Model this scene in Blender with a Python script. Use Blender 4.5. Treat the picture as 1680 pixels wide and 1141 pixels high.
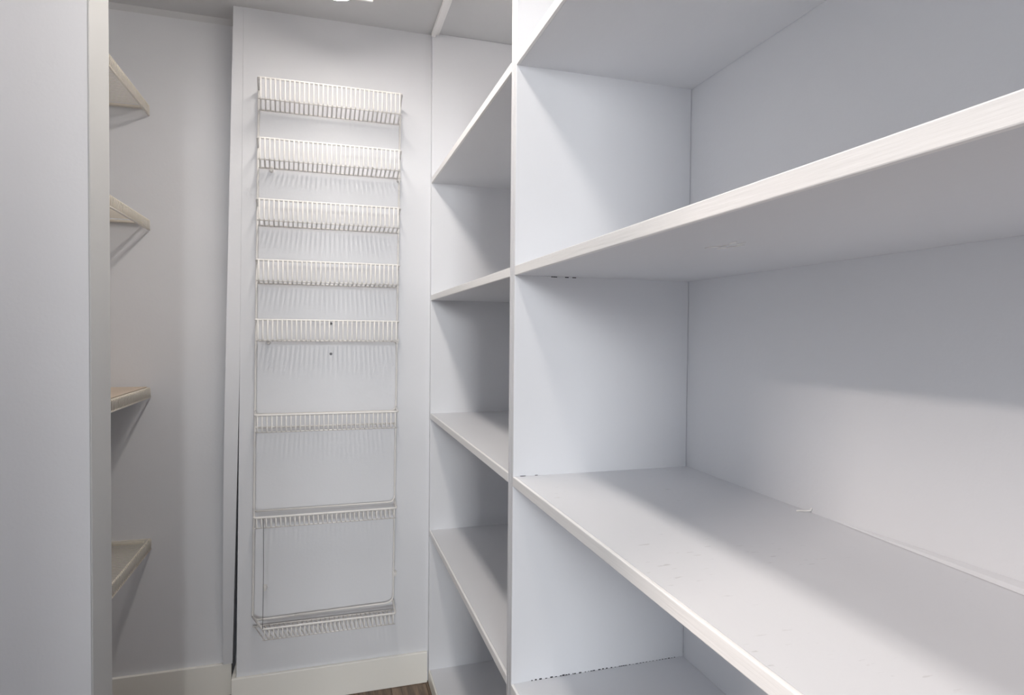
import bpy, bmesh, math, random
from mathutils import Vector, Matrix

for o in list(bpy.data.objects):
    bpy.data.objects.remove(o)
SC = bpy.context.scene
COL = SC.collection
random.seed(7)

# ------------------------------------------------------------------ camera
F_PX, YAW, PITCH, ROLL, CAM_H = 1012.4, -16.911, -1.2662, 0.5066, 1.327
cam_data = bpy.data.cameras.new('camera')
cam = bpy.data.objects.new('camera', cam_data)
COL.objects.link(cam)
cam_data.sensor_fit = 'HORIZONTAL'
cam_data.sensor_width = 36.0
cam_data.lens = F_PX * 36.0 / 1680.0
cam_data.clip_start = 0.02
a, pt, r = math.radians(YAW), math.radians(PITCH), math.radians(ROLL)
fwd0 = Vector((-math.sin(a), math.cos(a), 0))
right = Vector((math.cos(a), math.sin(a), 0))
fwd = fwd0 * math.cos(pt) + Vector((0, 0, math.sin(pt)))
up = right.cross(fwd)
right2 = right * math.cos(r) + up * math.sin(r)
up2 = up * math.cos(r) - right * math.sin(r)
rot = Matrix((right2, up2, -fwd)).transposed()
cam.matrix_world = Matrix.Translation((0, 0, CAM_H)) @ rot.to_4x4()
SC.camera = cam

# ------------------------------------------------------------------ light
world = bpy.data.worlds.new('world')
SC.world = world
world.use_nodes = True
bg = world.node_tree.nodes['Background']
bg.inputs['Color'].default_value = (0.80, 0.90, 1.0, 1)
bg.inputs['Strength'].default_value = 1.10         # daylight of the room outside the pantry doorway
LAMP_STRENGTH = 24.5                               # the strip lamp on the pantry ceiling
LAMP_COLOR = (1.0, 0.925, 0.855)


def area(name, loc, target, size, power, color):
    d = bpy.data.lights.new(name, 'AREA')
    if isinstance(size, tuple):
        d.shape = 'RECTANGLE'
        d.size, d.size_y = size
    else:
        d.shape = 'SQUARE'
        d.size = size
    d.energy = power
    d.color = color
    o = bpy.data.objects.new(name, d)
    COL.objects.link(o)
    o.location = loc
    o.rotation_euler = (Vector(target) - Vector(loc)).to_track_quat('-Z', 'Y').to_euler()
    return o


# the ceiling lamp of the room outside, shining in through the open doorway on the left
area('outer_room_lamp', (-1.50, -0.35, 2.42), (0.6, 0.6, 1.2), 0.14, 37, (1.0, 0.88, 0.80))
# a bright window of the room behind the photographer, seen through the second doorway
area('far_window_light', (-0.45, -5.0, 1.92), (0.1, 2.0, 1.2), (0.8, 0.5), 150, (0.97, 0.985, 1.0))

vs = SC.view_settings
vs.view_transform = 'Standard'
vs.look = 'None'
vs.gamma = 1
vs.use_curve_mapping = False
vs.exposure = 0.06
SC.cycles.use_denoising = True
SC.cycles.max_bounces = 14
SC.cycles.diffuse_bounces = 10
SC.cycles.sample_clamp_indirect = 4

# ------------------------------------------------------------------ materials


def paint(name, col, rough=0.5, bump=0.05, scale=90.0, stretch=(1, 1, 1), var=0.03, spec=0.35, marks=None):
    m = bpy.data.materials.new(name)
    m.use_nodes = True
    nt = m.node_tree
    n, l = nt.nodes, nt.links
    b = n['Principled BSDF']
    b.inputs['Roughness'].default_value = rough
    b.inputs['Specular IOR Level'].default_value = spec
    tc = n.new('ShaderNodeTexCoord')
    mp = n.new('ShaderNodeMapping')
    mp.inputs['Scale'].default_value = stretch
    l.new(tc.outputs['Object'], mp.inputs['Vector'])
    no = n.new('ShaderNodeTexNoise')
    no.inputs['Scale'].default_value = scale
    no.inputs['Detail'].default_value = 4
    l.new(mp.outputs['Vector'], no.inputs['Vector'])
    bp = n.new('ShaderNodeBump')
    bp.inputs['Strength'].default_value = bump
    bp.inputs['Distance'].default_value = 0.004
    l.new(no.outputs['Fac'], bp.inputs['Height'])
    l.new(bp.outputs['Normal'], b.inputs['Normal'])
    big = n.new('ShaderNodeTexNoise')
    big.inputs['Scale'].default_value = 3.0
    big.inputs['Detail'].default_value = 3
    l.new(mp.outputs['Vector'], big.inputs['Vector'])
    ramp = n.new('ShaderNodeValToRGB')
    ramp.color_ramp.elements[0].position = 0.3
    ramp.color_ramp.elements[1].position = 0.7
    ramp.color_ramp.elements[0].color = tuple(c * (1 - var) for c in col) + (1,)
    ramp.color_ramp.elements[1].color = tuple(min(1, c * (1 + var)) for c in col) + (1,)
    l.new(big.outputs['Fac'], ramp.inputs['Fac'])
    out = ramp.outputs['Color']
    if marks:                                        # fine dark scuffs of wear
        mp2 = n.new('ShaderNodeMapping')
        mp2.inputs['Scale'].default_value = marks['stretch']
        mp2.inputs['Rotation'].default_value = (0, 0, marks.get('rot', 0.5))
        l.new(tc.outputs['Object'], mp2.inputs['Vector'])
        s = n.new('ShaderNodeTexNoise')
        s.inputs['Scale'].default_value = marks['scale']
        s.inputs['Detail'].default_value = 3
        l.new(mp2.outputs['Vector'], s.inputs['Vector'])
        r1 = n.new('ShaderNodeMapRange')
        r1.inputs['From Min'].default_value = marks['lo']
        r1.inputs['From Max'].default_value = marks['lo'] + 0.04
        l.new(s.outputs['Fac'], r1.inputs['Value'])
        s2 = n.new('ShaderNodeTexNoise')
        s2.inputs['Scale'].default_value = 5.0
        l.new(tc.outputs['Object'], s2.inputs['Vector'])
        r2 = n.new('ShaderNodeMapRange')
        r2.inputs['From Min'].default_value = 0.52
        r2.inputs['From Max'].default_value = 0.60
        l.new(s2.outputs['Fac'], r2.inputs['Value'])
        mu = n.new('ShaderNodeMath')
        mu.operation = 'MULTIPLY'
        l.new(r1.outputs['Result'], mu.inputs[0])
        l.new(r2.outputs['Result'], mu.inputs[1])
        mu2 = n.new('ShaderNodeMath')
        mu2.operation = 'MULTIPLY'
        mu2.inputs[1].default_value = marks['amount']
        l.new(mu.outputs[0], mu2.inputs[0])
        mix = n.new('ShaderNodeMix')
        mix.data_type = 'RGBA'
        l.new(mu2.outputs[0], mix.inputs['Factor'])
        l.new(out, mix.inputs['A'])
        mix.inputs['B'].default_value = marks['color'] + (1,)
        out = mix.outputs['Result']
    l.new(out, b.inputs['Base Color'])
    return m


WALL = (0.725, 0.735, 0.76)
M_WALL = paint('wall_paint', WALL, 0.42, 0.06, 130, var=0.015)
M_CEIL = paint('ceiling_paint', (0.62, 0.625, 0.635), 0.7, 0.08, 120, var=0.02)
M_SHELF = paint('shelf_paint', (0.725, 0.735, 0.76), 0.38, 0.05, 60, (1, 0.25, 1), 0.015, 0.4)
M_WORN = paint('worn_shelf_paint', (0.725, 0.735, 0.76), 0.38, 0.05, 60, (1, 0.25, 1), 0.015, 0.4,
               dict(stretch=(1, 5, 1), scale=34, lo=0.665, amount=0.36, color=(0.36, 0.35, 0.34)))
M_EDGE = paint('brushed_edge_paint', (0.90, 0.895, 0.89), 0.42, 0.12, 260, (1, 0.05, 1), 0.02)
M_END_SHADE = paint('wall_end_shade_grey', (0.50, 0.505, 0.50), 0.45, 0.05, 90, var=0.015)  # darker than the walls: shade of the partition end put into the colour
M_TRIM = paint('cream_trim_paint', (0.86, 0.845, 0.79), 0.35, 0.03, 60, var=0.02)
M_WIRE = paint('white_vinyl_coating', (0.77, 0.755, 0.73), 0.4, 0.0, 60, var=0.01, spec=0.5)
M_WIRE2 = paint('aged_cream_vinyl_coating', (0.80, 0.75, 0.66), 0.35, 0.0, 60, var=0.03, spec=0.5)
M_LINER = paint('tan_liner', (0.60, 0.50, 0.40), 0.6, 0.05, 40, var=0.05)
M_DARK = paint('dark_gap', (0.03, 0.03, 0.035), 0.9, 0.0, 40)
M_SCREW = paint('dark_steel', (0.12, 0.12, 0.13), 0.4, 0.0, 40)
M_METAL = paint('white_enamel', (0.82, 0.82, 0.81), 0.3, 0.0, 40, spec=0.5)
M_DRIP = paint('white_dried_paint', (0.88, 0.88, 0.86), 0.35, 0.0, 40)


def wood():
    m = bpy.data.materials.new('brown_wood_plank')
    m.use_nodes = True
    nt = m.node_tree
    n, l = nt.nodes, nt.links
    b = n['Principled BSDF']
    b.inputs['Roughness'].default_value = 0.42
    tc = n.new('ShaderNodeTexCoord')
    oi = n.new('ShaderNodeObjectInfo')
    mp = n.new('ShaderNodeMapping')
    mp.inputs['Scale'].default_value = (14, 1.2, 4)
    l.new(tc.outputs['Object'], mp.inputs['Vector'])
    ad = n.new('ShaderNodeVectorMath')
    ad.operation = 'ADD'
    sc = n.new('ShaderNodeVectorMath')
    sc.operation = 'SCALE'
    sc.inputs[0].default_value = (37, 91, 13)
    l.new(oi.outputs['Random'], sc.inputs['Scale'])
    l.new(mp.outputs['Vector'], ad.inputs[0])
    l.new(sc.outputs['Vector'], ad.inputs[1])
    no = n.new('ShaderNodeTexNoise')
    no.inputs['Scale'].default_value = 4
    no.inputs['Detail'].default_value = 8
    no.inputs['Roughness'].default_value = 0.65
    l.new(ad.outputs['Vector'], no.inputs['Vector'])
    rp = n.new('ShaderNodeValToRGB')
    rp.color_ramp.elements[0].position = 0.32
    rp.color_ramp.elements[0].color = (0.055, 0.034, 0.022, 1)
    rp.color_ramp.elements[1].position = 0.70
    rp.color_ramp.elements[1].color = (0.27, 0.19, 0.13, 1)
    l.new(no.outputs['Fac'], rp.inputs['Fac'])
    l.new(rp.outputs['Color'], b.inputs['Base Color'])
    bp = n.new('ShaderNodeBump')
    bp.inputs['Strength'].default_value = 0.1
    l.new(no.outputs['Fac'], bp.inputs['Height'])
    l.new(bp.outputs['Normal'], b.inputs['Normal'])
    return m


M_WOOD = wood()


def lens_mat():
    m = bpy.data.materials.new('lit_diffuser')
    m.use_nodes = True
    b = m.node_tree.nodes['Principled BSDF']
    b.inputs['Base Color'].default_value = (0.9, 0.9, 0.9, 1)
    b.inputs['Emission Color'].default_value = LAMP_COLOR + (1,)
    b.inputs['Emission Strength'].default_value = LAMP_STRENGTH
    return m


M_LENS = lens_mat()

# ------------------------------------------------------------------ mesh helpers


def hexa(bm, b4, t4):
    """solid from four bottom and four top corners (counter-clockwise seen from above)"""
    v = [bm.verts.new(p) for p in list(b4) + list(t4)]
    fs = []
    for idx in ((3, 2, 1, 0), (4, 5, 6, 7), (0, 1, 5, 4), (1, 2, 6, 5), (2, 3, 7, 6), (3, 0, 4, 7)):
        fs.append(bm.faces.new([v[i] for i in idx]))
    return v, fs


def box(bm, x0, x1, y0, y1, z0, z1, bev=0.0, seg=1):
    v, fs = hexa(bm, ((x0, y0, z0), (x1, y0, z0), (x1, y1, z0), (x0, y1, z0)),
                 ((x0, y0, z1), (x1, y0, z1), (x1, y1, z1), (x0, y1, z1)))
    if bev:
        es = list({e for f in fs for e in f.edges})
        bmesh.ops.bevel(bm, geom=es, offset=bev, segments=seg, affect='EDGES', profile=0.5)


def tube(bm, pts, rad, n=6, caps=True):
    pts = [Vector(p) for p in pts]
    rings = []
    ref = None
    for i, p in enumerate(pts):
        if i == 0:
            t = pts[1] - p
        elif i == len(pts) - 1:
            t = p - pts[i - 1]
        else:
            t = (pts[i + 1] - p).normalized() + (p - pts[i - 1]).normalized()
        t.normalize()
        if ref is None:
            ref = Vector((0, 0, 1)) if abs(t.z) < 0.9 else Vector((1, 0, 0))
            u = t.cross(ref).normalized()
        else:
            u = (u - t * u.dot(t)).normalized()
        w = t.cross(u)
        k = 1.0
        if 0 < i < len(pts) - 1:
            c = (pts[i + 1] - p).normalized().dot((p - pts[i - 1]).normalized())
            k = 1.0 / max(0.6, math.sqrt((1 + c) / 2))
        rings.append([bm.verts.new(p + (u * math.cos(2 * math.pi * j / n) + w * math.sin(2 * math.pi * j / n)) * rad * (k if k < 1.3 else 1.2)) for j in range(n)])
    for r0, r1 in zip(rings, rings[1:]):
        for j in range(n):
            f = bm.faces.new((r0[j], r0[(j + 1) % n], r1[(j + 1) % n], r1[j]))
            f.smooth = True
    if caps:
        bm.faces.new(rings[0][::-1])
        bm.faces.new(rings[-1])


def arc(p0, corner, p1, rad, n=4):
    """points rounding the corner between p0 and p1"""
    p0, c, p1 = Vector(p0), Vector(corner), Vector(p1)
    d0, d1 = (p0 - c).normalized(), (p1 - c).normalized()
    A, B = c + d0 * rad, c + d1 * rad
    out = []
    for i in range(n + 1):
        t = i / n
        out.append((1 - t) ** 2 * A + 2 * t * (1 - t) * c + t * t * B)
    return out


def root_loc(o):
    while o.parent:
        o = o.parent
    return Vector(o.location)


def obj(name, bm, mat, parent=None, smooth=False):
    if parent is not None:
        bmesh.ops.translate(bm, verts=bm.verts, vec=-root_loc(parent))
    bmesh.ops.recalc_face_normals(bm, faces=bm.faces)
    me = bpy.data.meshes.new(name)
    bm.to_mesh(me)
    bm.free()
    me.materials.append(mat)
    o = bpy.data.objects.new(name, me)
    COL.objects.link(o)
    if parent is not None:
        o.parent = parent
    return o


def one_box(name, mat, parent, *args, **kw):
    bm = bmesh.new()
    box(bm, *args, **kw)
    return obj(name, bm, mat, parent)


def thing(name, label, cat, loc, group=None):
    o = bpy.data.objects.new(name, None)
    o.empty_display_size = 0.05
    COL.objects.link(o)
    o.location = loc
    o['label'] = label
    o['category'] = cat
    if group:
        o['group'] = group
    return o


def tag(o, label, cat, group=None):
    o['label'] = label
    o['category'] = cat
    if group:
        o['group'] = group
    return o


def structure(o):
    o['kind'] = 'structure'
    return o


def stuff(o):
    o['kind'] = 'stuff'
    return o


# ------------------------------------------------------------------ dimensions (metres; camera stands at x = y = 0)
ZC = 2.44
Y_BACK, Y_ALC = 2.319, 2.436          # wall behind the rack, deeper wall of the alcove
X_FRONT, X_WALL = 0.380, 0.797        # shelf fronts, wall behind the shelves
YD0, YD1 = 1.235, 1.270               # the pair of panels between the two shelving units
X_ALC = -0.985                        # left wall of the alcove
PX, PY0, PY1 = -0.438, 1.40, 1.513    # end of the partition wall
X_LEFT = -0.67
BB = 0.1165                           # baseboard height
SHELF_Z = (1.9052, 1.4694, 1.0264, 0.5844)
SHELF_T = 0.0195

# ------------------------------------------------------------------ room shell
floor = structure(one_box('floor', M_WOOD, None, -3.6, 1.6, -6.0, 2.65, -0.10, -0.005))
plank_mesh = {}
row = 0
x = -1.06
while x < 0.84:
    y = -0.95 + (row % 3) * 0.41 - 0.82
    while y < 2.45:
        y0, y1 = max(y, -0.95), min(y + 1.22, 2.445)
        if y1 - y0 > 0.05:
            key = round(y1 - y0, 3)
            if key not in plank_mesh:
                bm = bmesh.new()
                box(bm, 0.0006, 0.1294, 0.0006, y1 - y0 - 0.0006, -0.0049, 0.0, bev=0.0008)
                bmesh.ops.recalc_face_normals(bm, faces=bm.faces)
                me = bpy.data.meshes.new('plank')
                bm.to_mesh(me)
                bm.free()
                me.materials.append(M_WOOD)
                plank_mesh[key] = me
            p = bpy.data.objects.new('plank', plank_mesh[key])
            COL.objects.link(p)
            p.parent = floor
            p.location = (x, y0, 0)
        y += 1.22
    x += 0.13
    row += 1

structure(one_box('ceiling', M_CEIL, None, -1.10, 0.91, -1.07, 2.60, ZC, ZC + 0.1))
structure(one_box('wall_right', M_WALL, None, X_WALL, X_WALL + 0.11, -1.07, 2.55, 0, ZC))

bm = bmesh.new()                                        # wall behind the rack; its left edge is slightly out of plumb
hexa(bm, ((-0.294, Y_BACK, 0), (X_WALL, Y_BACK, 0), (X_WALL, 2.55, 0), (-0.294, 2.55, 0)),
     ((-0.267, Y_BACK, ZC), (X_WALL, Y_BACK, ZC), (X_WALL, 2.55, ZC), (-0.267, 2.55, ZC)))
wall_back = structure(obj('wall_back', bm, M_WALL))
bm = bmesh.new()
hexa(bm, ((-1.10, Y_ALC, 0), (-0.340, Y_ALC, 0), (-0.340, 2.55, 0), (-1.10, 2.55, 0)),
     ((-1.10, Y_ALC, ZC), (-0.298, Y_ALC, ZC), (-0.298, 2.55, ZC), (-1.10, 2.55, ZC)))
box(bm, -0.40, -0.25, 2.5505, 2.60, 0, ZC)
structure(obj('wall_alcove', bm, M_WALL))
structure(one_box('wall_alcove_left', M_WALL, None, -1.10, X_ALC, PY1, Y_ALC, 0, ZC))
structure(one_box('wall_partition', M_WALL, None, -1.10, PX - 0.004, PY0, PY1, 0, ZC))
structure(one_box('end_shade_board', M_END_SHADE, None, PX - 0.004, PX, PY0 - 0.0005, PY1 + 0.0005, 0, ZC, bev=0.0015, seg=2))   # board added over the wall end; its grey paints in the shade there

bm = bmesh.new()                                        # left wall near the camera with the open doorway in it
box(bm, X_LEFT - 0.11, X_LEFT, 0.10, PY0, 0, ZC)
box(bm, X_LEFT - 0.11, X_LEFT, -1.07, -0.78, 0, ZC)
box(bm, X_LEFT - 0.11, X_LEFT, -0.78, 0.10, 2.05, ZC)
structure(obj('wall_left', bm, M_WALL))
bm = bmesh.new()                                        # wall behind the photographer with an open doorway
box(bm, X_LEFT, -0.37, -1.07, -0.95, 0, ZC)
box(bm, 0.56, X_WALL, -1.07, -0.95, 0, ZC)
box(bm, -0.37, 0.56, -1.07, -0.95, 2.05, ZC)
structure(obj('wall_front', bm, M_WALL))

# leaning board that closes the corner between alcove and rack wall: flush above, drawn back below
bm = bmesh.new()
prof = [(2.4395, -0.300, -0.2675, Y_BACK)] + [(z, -0.3255 - (1.25 - z) * 0.0209, -0.2805 - (1.25 - z) * 0.0118 - (1.25 - z) ** 1.5 * 0.020, Y_BACK + (1.25 - z) ** 2 * 0.076) for z in (1.25, 1.1, 0.95, 0.8, 0.65, 0.5, 0.35, 0.2, BB + 0.002)]
rings = []
for z, xa, xb, yf in prof:
    rings.append([bm.verts.new(p) for p in ((xa, yf, z), (xb, yf, z), (xb, Y_ALC, z), (xa, Y_ALC, z))])
for r0, r1 in zip(rings, rings[1:]):
    for j in range(4):
        bm.faces.new((r0[j], r0[(j + 1) % 4], r1[(j + 1) % 4], r1[j]))
bm.faces.new(rings[0])
bm.faces.new(rings[-1][::-1])
structure(obj('trim_1', bm, M_WALL))

bm = bmesh.new()                                        # small cove where alcove wall meets ceiling
v = [(X_ALC, Y_ALC, ZC - 0.018), (X_ALC, Y_ALC, ZC), (X_ALC, Y_ALC - 0.012, ZC)]
w = [(-0.300,) + p[1:] for p in v]
vv = [bm.verts.new(p) for p in v + w]
for idx in ((0, 1, 2), (5, 4, 3), (0, 3, 4, 1), (1, 4, 5, 2), (2, 5, 3, 0)):
    bm.faces.new([vv[i] for i in idx])
structure(obj('trim_2', bm, M_CEIL))

structure(one_box('baseboard_alcove', M_TRIM, None, X_ALC, -0.322, Y_ALC - 0.014, Y_ALC, 0, BB, bev=0.002, seg=2))
bm = bmesh.new()
box(bm, -0.3075, X_FRONT - 0.004, Y_BACK - 0.014, Y_BACK, 0, BB, bev=0.002, seg=2)
box(bm, -0.3075, -0.2945, Y_BACK, 2.420, 0, BB)
structure(obj('baseboard_back', bm, M_TRIM))

for z in (1.359, 1.249):                                # two screws left in the rack wall
    bm = bmesh.new()
    bmesh.ops.create_cone(bm, cap_ends=True, segments=14, radius1=0.0048, radius2=0.0036, depth=0.003,
                          matrix=Matrix.Translation((0.0225, Y_BACK - 0.0014, z)) @ Matrix.Rotation(math.pi / 2, 4, 'X'))
    obj('screw', bm, M_SCREW, wall_back)

# ------------------------------------------------------------------ strip lamp on the ceiling
LX0, LX1, LY0, LY1 = -0.080, 0.144, 0.48, 2.005
lamp = thing('ceiling_light', 'white enamelled strip lamp fixed to the pantry ceiling', 'lamp', (0.032, 1.24, ZC))
bm = bmesh.new()
box(bm, LX0 + 0.012, LX1 - 0.012, LY0 + 0.012, LY1 - 0.012, ZC - 0.062, ZC, bev=0.004)
obj('housing', bm, M_METAL, lamp)
bm = bmesh.new()                                        # curved prismatic lens
NS = 10
ra, rb = [], []
for i in range(NS + 1):
    t = math.pi * i / NS
    px = (LX0 + LX1) / 2 - math.cos(t) * 0.052
    pz = ZC - 0.060 - 0.034 * math.sin(t) ** 0.6 if 0 < i < NS else ZC - 0.060
    ra.append(bm.verts.new((px, LY0 + 0.012, pz)))
    rb.append(bm.verts.new((px, LY1 - 0.012, pz)))
for i in range(NS):
    f = bm.faces.new((ra[i], ra[i + 1], rb[i + 1], rb[i]))
    f.smooth = True
bm.faces.new(ra[::-1])
bm.faces.new(rb)
bm.faces.new((ra[0], rb[0], rb[-1], ra[-1]))
obj('diffuser', bm, M_LENS, lamp)
for y0 in (LY0, LY1 - 0.012):
    one_box('end_cap', M_METAL, lamp, LX0, LX1, y0, y0 + 0.012, ZC - 0.079, ZC, bev=0.004, seg=2)

# ------------------------------------------------------------------ built-in shelving


def shelving(label, y0, y1, panel_y, base):
    t = thing('shelving_unit', label, 'shelving', (0.59, (y0 + y1) / 2, 0))
    for (a0, a1) in panel_y:
        one_box('side_panel', M_SHELF, t, X_FRONT, X_WALL - 0.0005, a0, a1, 0.0, ZC - 0.0005, bev=0.0012)
    out = []
    for z in SHELF_Z:
        s = one_box('shelf', M_SHELF, t, X_FRONT + 0.0062, X_WALL - 0.0005, y0, y1, z - SHELF_T, z - 0.0004)
        bm = bmesh.new()
        box(bm, X_FRONT - 0.0005, X_FRONT + 0.006, y0, y1, z - SHELF_T - 0.0008, z, bev=0.0014, seg=2)
        obj('edge_strip', bm, M_EDGE, s)
        out.append(s)
    s = one_box('base_shelf', M_SHELF, t, X_FRONT + 0.0062, X_WALL - 0.0005, y0, y1, 0.028, base)
    bm = bmesh.new()
    box(bm, X_FRONT - 0.0005, X_FRONT + 0.006, y0, y1, 0.0, base + 0.0006, bev=0.0014, seg=2)
    obj('toe_board', bm, M_TRIM, s)
    bm = bmesh.new()                                    # strip along the ceiling above the fronts
    box(bm, X_FRONT - 0.004, X_FRONT + 0.012, y0, y1, ZC - 0.016, ZC - 0.0005, bev=0.002, seg=2)
    box(bm, X_FRONT + 0.012, X_FRONT + 0.024, y0, y1, ZC - 0.008, ZC - 0.0005, bev=0.001)
    obj('ceiling_strip', bm, M_EDGE, t)
    return t, out


YS = (YD0 + YD1) / 2
far_unit, far_shelves = shelving(
    'tall narrow shelving unit in the corner beside the rack wall', YD1, 2.2985,
    ((2.2985, Y_BACK - 0.0003), (YS + 0.0006, YD1)), 0.050)
near_unit, near_shelves = shelving(
    'wide deep shelving unit filling the right half, nearest the viewer', -0.40, YD0,
    ((YD0, YS - 0.0006), (-0.418, -0.40)), 0.050)

near_shelves[2].data.materials[0] = M_WORN
# second strip under the edge of the low wide shelf, set back a little
one_box('under_strip', M_EDGE, near_shelves[2], X_FRONT + 0.006, X_FRONT + 0.024, -0.40, YD0 - 0.02, SHELF_Z[2] - SHELF_T - 0.006, SHELF_Z[2] - SHELF_T - 0.0002, bev=0.001)
# bead of filler where the same shelf meets the wall, thicker toward the viewer
bm = bmesh.new()
ring = []
for y, h in ((0.80, 0.0015), (0.70, 0.006), (0.50, 0.013), (0.20, 0.016), (-0.40, 0.016)):
    z = SHELF_Z[2]
    ring.append([bm.verts.new(p) for p in ((X_WALL - 0.0005, y, z), (X_WALL - h * 1.1, y, z), (X_WALL - h * 0.75, y, z + h * 0.45), (X_WALL - 0.0005, y, z + h * 0.8))])
for r0, r1 in zip(ring, ring[1:]):
    for j in range(4):
        bm.faces.new((r0[j], r0[(j + 1) % 4], r1[(j + 1) % 4], r1[j]))
bm.faces.new(ring[0])
bm.faces.new(ring[-1][::-1])
obj('filler_bead', bm, M_SHELF, near_shelves[2])
# dried drip of paint at the back of that shelf
bm = bmesh.new()
z = SHELF_Z[2]
tube(bm, [(0.7960, 0.852, z + 0.008), (0.7945, 0.853, z + 0.003), (0.789, 0.858, z + 0.0018), (0.782, 0.863, z + 0.0014), (0.777, 0.866, z + 0.0004)], 0.0016, 6)
o = obj('paint_drip', bm, M_DRIP, near_shelves[2])
o['label'] = 'dried drip of white paint'
# rough paint scrape under the shelf above
bm = bmesh.new()
z = SHELF_Z[1] - SHELF_T
rs = random.Random(3)
for k in range(9):
    cx, cy = 0.525 + rs.uniform(-0.012, 0.012), 0.722 + rs.uniform(-0.026, 0.026)
    ln, wd, an = rs.uniform(0.006, 0.016), rs.uniform(0.0012, 0.0035), rs.uniform(1.0, 2.3)
    ca, sa = math.cos(an), math.sin(an)
    q = []
    for u_, w_ in ((-ln, 0), (-ln * .3, -wd), (ln, -wd * .3), (ln * .4, wd)):
        q.append((cx + u_ * ca - w_ * sa, cy + u_ * sa + w_ * ca))
    hexa(bm, [(p[0], p[1], z - 0.0009) for p in q], [(p[0], p[1], z + 0.0005) for p in q])
o = stuff(obj('paint_scrape', bm, M_EDGE, near_shelves[1]))
# ragged open joints between the shelves and the panel beside them
side = [c for c in near_unit.children if c.name.startswith('side_panel')][0]
bm = bmesh.new()
for xc, ln in ((0.470, 0.0045), (0.497, 0.0042), (0.514, 0.0042), (0.463, 0.0015)):
    box(bm, xc - ln, xc + ln, YD0 - 0.0008, YD0 + 0.0005, SHELF_Z[1] - SHELF_T - 0.0018, SHELF_Z[1] - SHELF_T + 0.0004)
x = 0.425
while x < 0.78:
    ln = rs.uniform(0.0015, 0.006)
    hh = rs.uniform(0.0006, 0.0022) * (1.0 if x < 0.62 else 0.5)
    box(bm, x, x + ln, YD0 - 0.0008, YD0 + 0.0005, SHELF_Z[3] - 0.0003, SHELF_Z[3] + hh)
    x += ln + rs.uniform(0.001, 0.008)
for xc, ln in ((0.402, 0.006), (0.432, 0.003)):
    box(bm, xc - ln, xc + ln, YD0 - 0.0008, YD0 + 0.0005, SHELF_Z[2] - 0.0002, SHELF_Z[2] + 0.0008)
stuff(obj('open_joint', bm, M_DARK, side))

# ------------------------------------------------------------------ wire rack on the back wall
YF, YB = 2.187, 2.3005
rack = thing('wire_rack', 'tall white wire rack with eight narrow baskets hung on the back wall', 'rack', (0.02, Y_BACK, 0.29))
ROWS = [(2.158, 2.090), (1.962, 1.893), (1.762, 1.694), (1.563, 1.495), (1.366, 1.297), (1.050, 0.993), (0.709, 0.674), (0.334, 0.296)]


def pole_x(side, z):
    t = (2.16 - z) / (2.16 - 0.31)
    return (-0.2175 - 0.0205 * t) if side < 0 else (0.2640 - 0.018 * t)


for side_ in (-1, 1):
    bm = bmesh.new()
    pts = [(pole_x(side_, 2.160), YB, 2.160), (pole_x(side_, 1.2), YB, 1.2)]
    if side_ > 0:
        pts += arc(pts[-1], (pole_x(1, 0.325), YB, 0.325), (0, YB, 0.322), 0.03, 5)
        pts.append((-0.10, YB, 0.320))
    else:
        pts += arc(pts[-1], (pole_x(-1, 0.318), YB, 0.318), (0, YB, 0.320), 0.02, 4)
        pts.append((-0.10, YB, 0.320))
    tube(bm, pts, 0.0036, 8)
    obj('side_pole', bm, M_WIRE, rack)
for i, (zt, zb) in enumerate(ROWS):
    xl, xr = -0.2085 - 0.0021 * i, 0.2570 - 0.0022 * i
    if i == 7:
        xl = -0.196
    bl, br = pole_x(-1, zt), pole_x(1, zt)
    bm = bmesh.new()                                    # front rail bending back to the poles at both ends
    pts = [(bl, YB - 0.003, zt)] + arc((bl, YB, zt), (xl, YF, zt), (xr, YF, zt), 0.008, 4) + arc((xl, YF, zt), (xr, YF, zt), (br, YB, zt), 0.008, 4) + [(br, YB - 0.003, zt)]
    tube(bm, pts, 0.0034 if i < 5 else 0.0040, 8)
    bk = obj('basket', bm, M_WIRE, rack)
    bm = bmesh.new()
    tube(bm, [(pole_x(-1, zb), YB, zb), (pole_x(1, zb), YB, zb)], 0.0030, 8)
    obj('back_rail', bm, M_WIRE, bk)
    bm = bmesh.new()
    tube(bm, [(xl, YF + 0.003, zb), (xr, YF + 0.003, zb)], 0.0022, 6)
    obj('lower_rail', bm, M_WIRE, bk)
    if i >= 5:                                          # the wide lower sections have one more rail near the wall
        zr = (1.040, 0.702, 0.322)[i - 5]
        if i < 7:
            bm = bmesh.new()
            pts = [(pole_x(-1, zr), YB - 0.004, zr)] + arc((0, YB - 0.004, zr), (pole_x(1, zr) - 0.001, YB - 0.004, zr), (pole_x(1, zr), YB - 0.004, zr + 0.1), 0.022, 4)
            tube(bm, pts, 0.0030, 8)
            obj('frame_rail', bm, M_WIRE, bk)
    bm = bmesh.new()
    n = 31
    for k in range(n):
        t = (k + 0.5) / n
        xf = xl + (xr - xl) * t
        xb = pole_x(-1, zb) + (pole_x(1, zb) - pole_x(-1, zb)) * t
        pts = [(xf, YF - 0.001, zt)] + arc((xf, YF - 0.001, zt), (xf, YF - 0.001, zb), (xb, YB, zb), 0.006, 2) + [(xb, YB - 0.001, zb)]
        tube(bm, pts, 0.0030 if i < 5 else 0.0023, 6)
    stuff(obj('wire_grid', bm, M_WIRE, bk))
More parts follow.
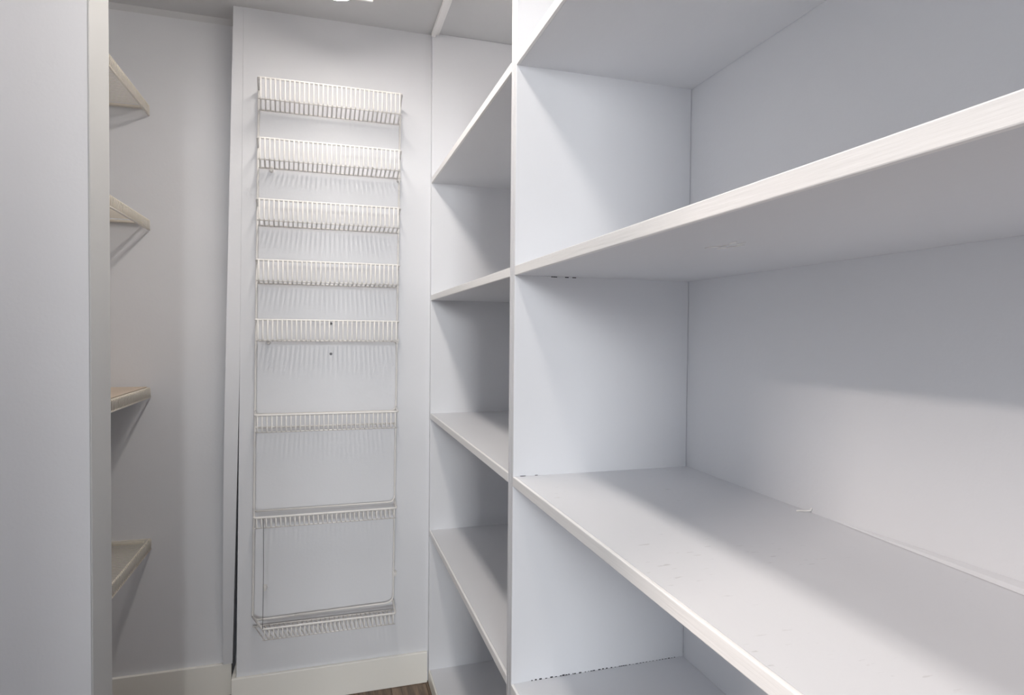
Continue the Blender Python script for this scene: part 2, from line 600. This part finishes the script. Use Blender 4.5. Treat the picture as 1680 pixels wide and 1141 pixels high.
for cx, cz in ((-0.178, 1.893), (-0.187, 1.293), (-0.198, 0.428), (0.252, 0.432), (0.2565, 1.297), (0.2605, 1.893)):
    bm = bmesh.new()                                    # plastic clips screwed to the wall
    bmesh.ops.create_cone(bm, cap_ends=True, segments=12, radius1=0.0075, radius2=0.0055, depth=0.022,
                          matrix=Matrix.Translation((cx, Y_BACK - 0.0115, cz - 0.004)) @ Matrix.Rotation(math.pi / 2, 4, 'X'))
    box(bm, cx - 0.006, cx + 0.006, YB - 0.007, Y_BACK - 0.001, cz - 0.001, cz + 0.007, bev=0.001)
    obj('wall_clip', bm, M_WIRE, rack)
bm = bmesh.new()                                        # loose thin wire between the two lowest baskets
tube(bm, [(-0.1925, YF - 0.002, 0.706), (-0.1935, YF + 0.012, 0.55), (-0.1945, YF + 0.012, 0.43), (-0.1955, YF - 0.001, 0.335)], 0.0011, 6)
o = obj('tie_wire', bm, M_SCREW, rack)
o['label'] = 'thin dark tie wire'

# ------------------------------------------------------------------ ventilated wire shelves in the alcove
XL0, XL1 = X_ALC + 0.004, -0.584
YA0, YA1 = PY1 + 0.03, Y_ALC - 0.006
shelf_labels = ['topmost cream wire shelf high in the left alcove', 'second highest cream wire shelf in the left alcove, empty and seen from below',
                'cream wire shelf in the left alcove covered with a tan liner', 'lowest cream wire shelf in the left alcove with its open deck showing']
LIPS = ((2.108, 2.074), (1.712, 1.678), (1.128, 1.094), (0.596, 0.558))
for i, (zt, zb) in enumerate(LIPS):
    sh = thing('wire_shelf', shelf_labels[i], 'shelf', (X_ALC, 2.0, zt), 'wire shelves in the alcove')
    bm = bmesh.new()
    tube(bm, [(XL1, YA0, zb), (XL1, YA1, zb)], 0.0032, 8)
    obj('lower_rail', bm, M_WIRE2, sh)
    bm = bmesh.new()
    tube(bm, [(XL1 - 0.003, YA0, zt - 0.003), (XL1 - 0.003, YA1, zt - 0.003)], 0.0032, 8)
    obj('upper_rail', bm, M_WIRE2, sh)
    for q, xx in enumerate((XL0 + 0.006, XL0 + 0.2)):
        bm = bmesh.new()
        tube(bm, [(xx, YA0, zt - 0.005), (xx, YA1, zt - 0.005)], 0.0030, 8)
        obj('deck_rail', bm, M_WIRE2, sh)
    bm = bmesh.new()
    y = YA1 - 0.004
    while y > YA0:
        pts = [(XL0, y, zt)] + arc((XL0, y, zt), (XL1 + 0.002, y, zt), (XL1 + 0.002, y, zb), 0.004, 2) + [(XL1 + 0.002, y, zb - 0.001)]
        tube(bm, pts, 0.00125, 6)
        y -= 0.0127
    stuff(obj('deck_wires', bm, M_WIRE2, sh))
    one_box('wall_bracket', M_WIRE2, sh, XL0 + 0.01, XL1 - 0.02, YA1 - 0.012, Y_ALC - 0.0003, zt - 0.014, zt - 0.0065, bev=0.001)

bm = bmesh.new()                                        # stiff liner lying on the third shelf
box(bm, XL0 + 0.004, XL1 - 0.006, YA0 + 0.01, YA1 - 0.012, 1.1301, 1.1321)
tag(obj('shelf_liner', bm, M_LINER), 'flat tan liner lying on the third wire shelf down', 'liner')
bm = bmesh.new()                                        # loose sheet with a lifted corner on top of it
NX, NY = 8, 8
ga, gb = [], []
for i in range(NX + 1):
    for j in range(NY + 1):
        u_, v_ = i / NX, j / NY
        px, py = -0.955 + 0.335 * u_ - 0.05 * u_ * v_, 1.75 + 0.50 * v_
        lift = 0.016 * max(0, (u_ - 0.25)) ** 1.5 * (0.4 + 0.6 * math.sin(v_ * 5.0 + 0.4) ** 2)
        ga.append(bm.verts.new((px, py, 1.1327 + lift)))
        gb.append(bm.verts.new((px, py, 1.1340 + lift)))
S = NY + 1
for i in range(NX):
    for j in range(NY):
        k = i * S + j
        bm.faces.new((ga[k], ga[k + 1], ga[k + S + 1], ga[k + S]))
        bm.faces.new((gb[k], gb[k + S], gb[k + S + 1], gb[k + 1]))
for i in range(NX):
    for k, d in ((i * S, S), (i * S + NY, S)):
        bm.faces.new((ga[k], ga[k + d], gb[k + d], gb[k]))
for j in range(NY):
    for k in (j, NX * S + j):
        bm.faces.new((ga[k], ga[k + 1], gb[k + 1], gb[k]))
tag(obj('cardboard_sheet', bm, M_LINER), 'loose tan cardboard sheet with curled edge on the lined wire shelf', 'sheet')
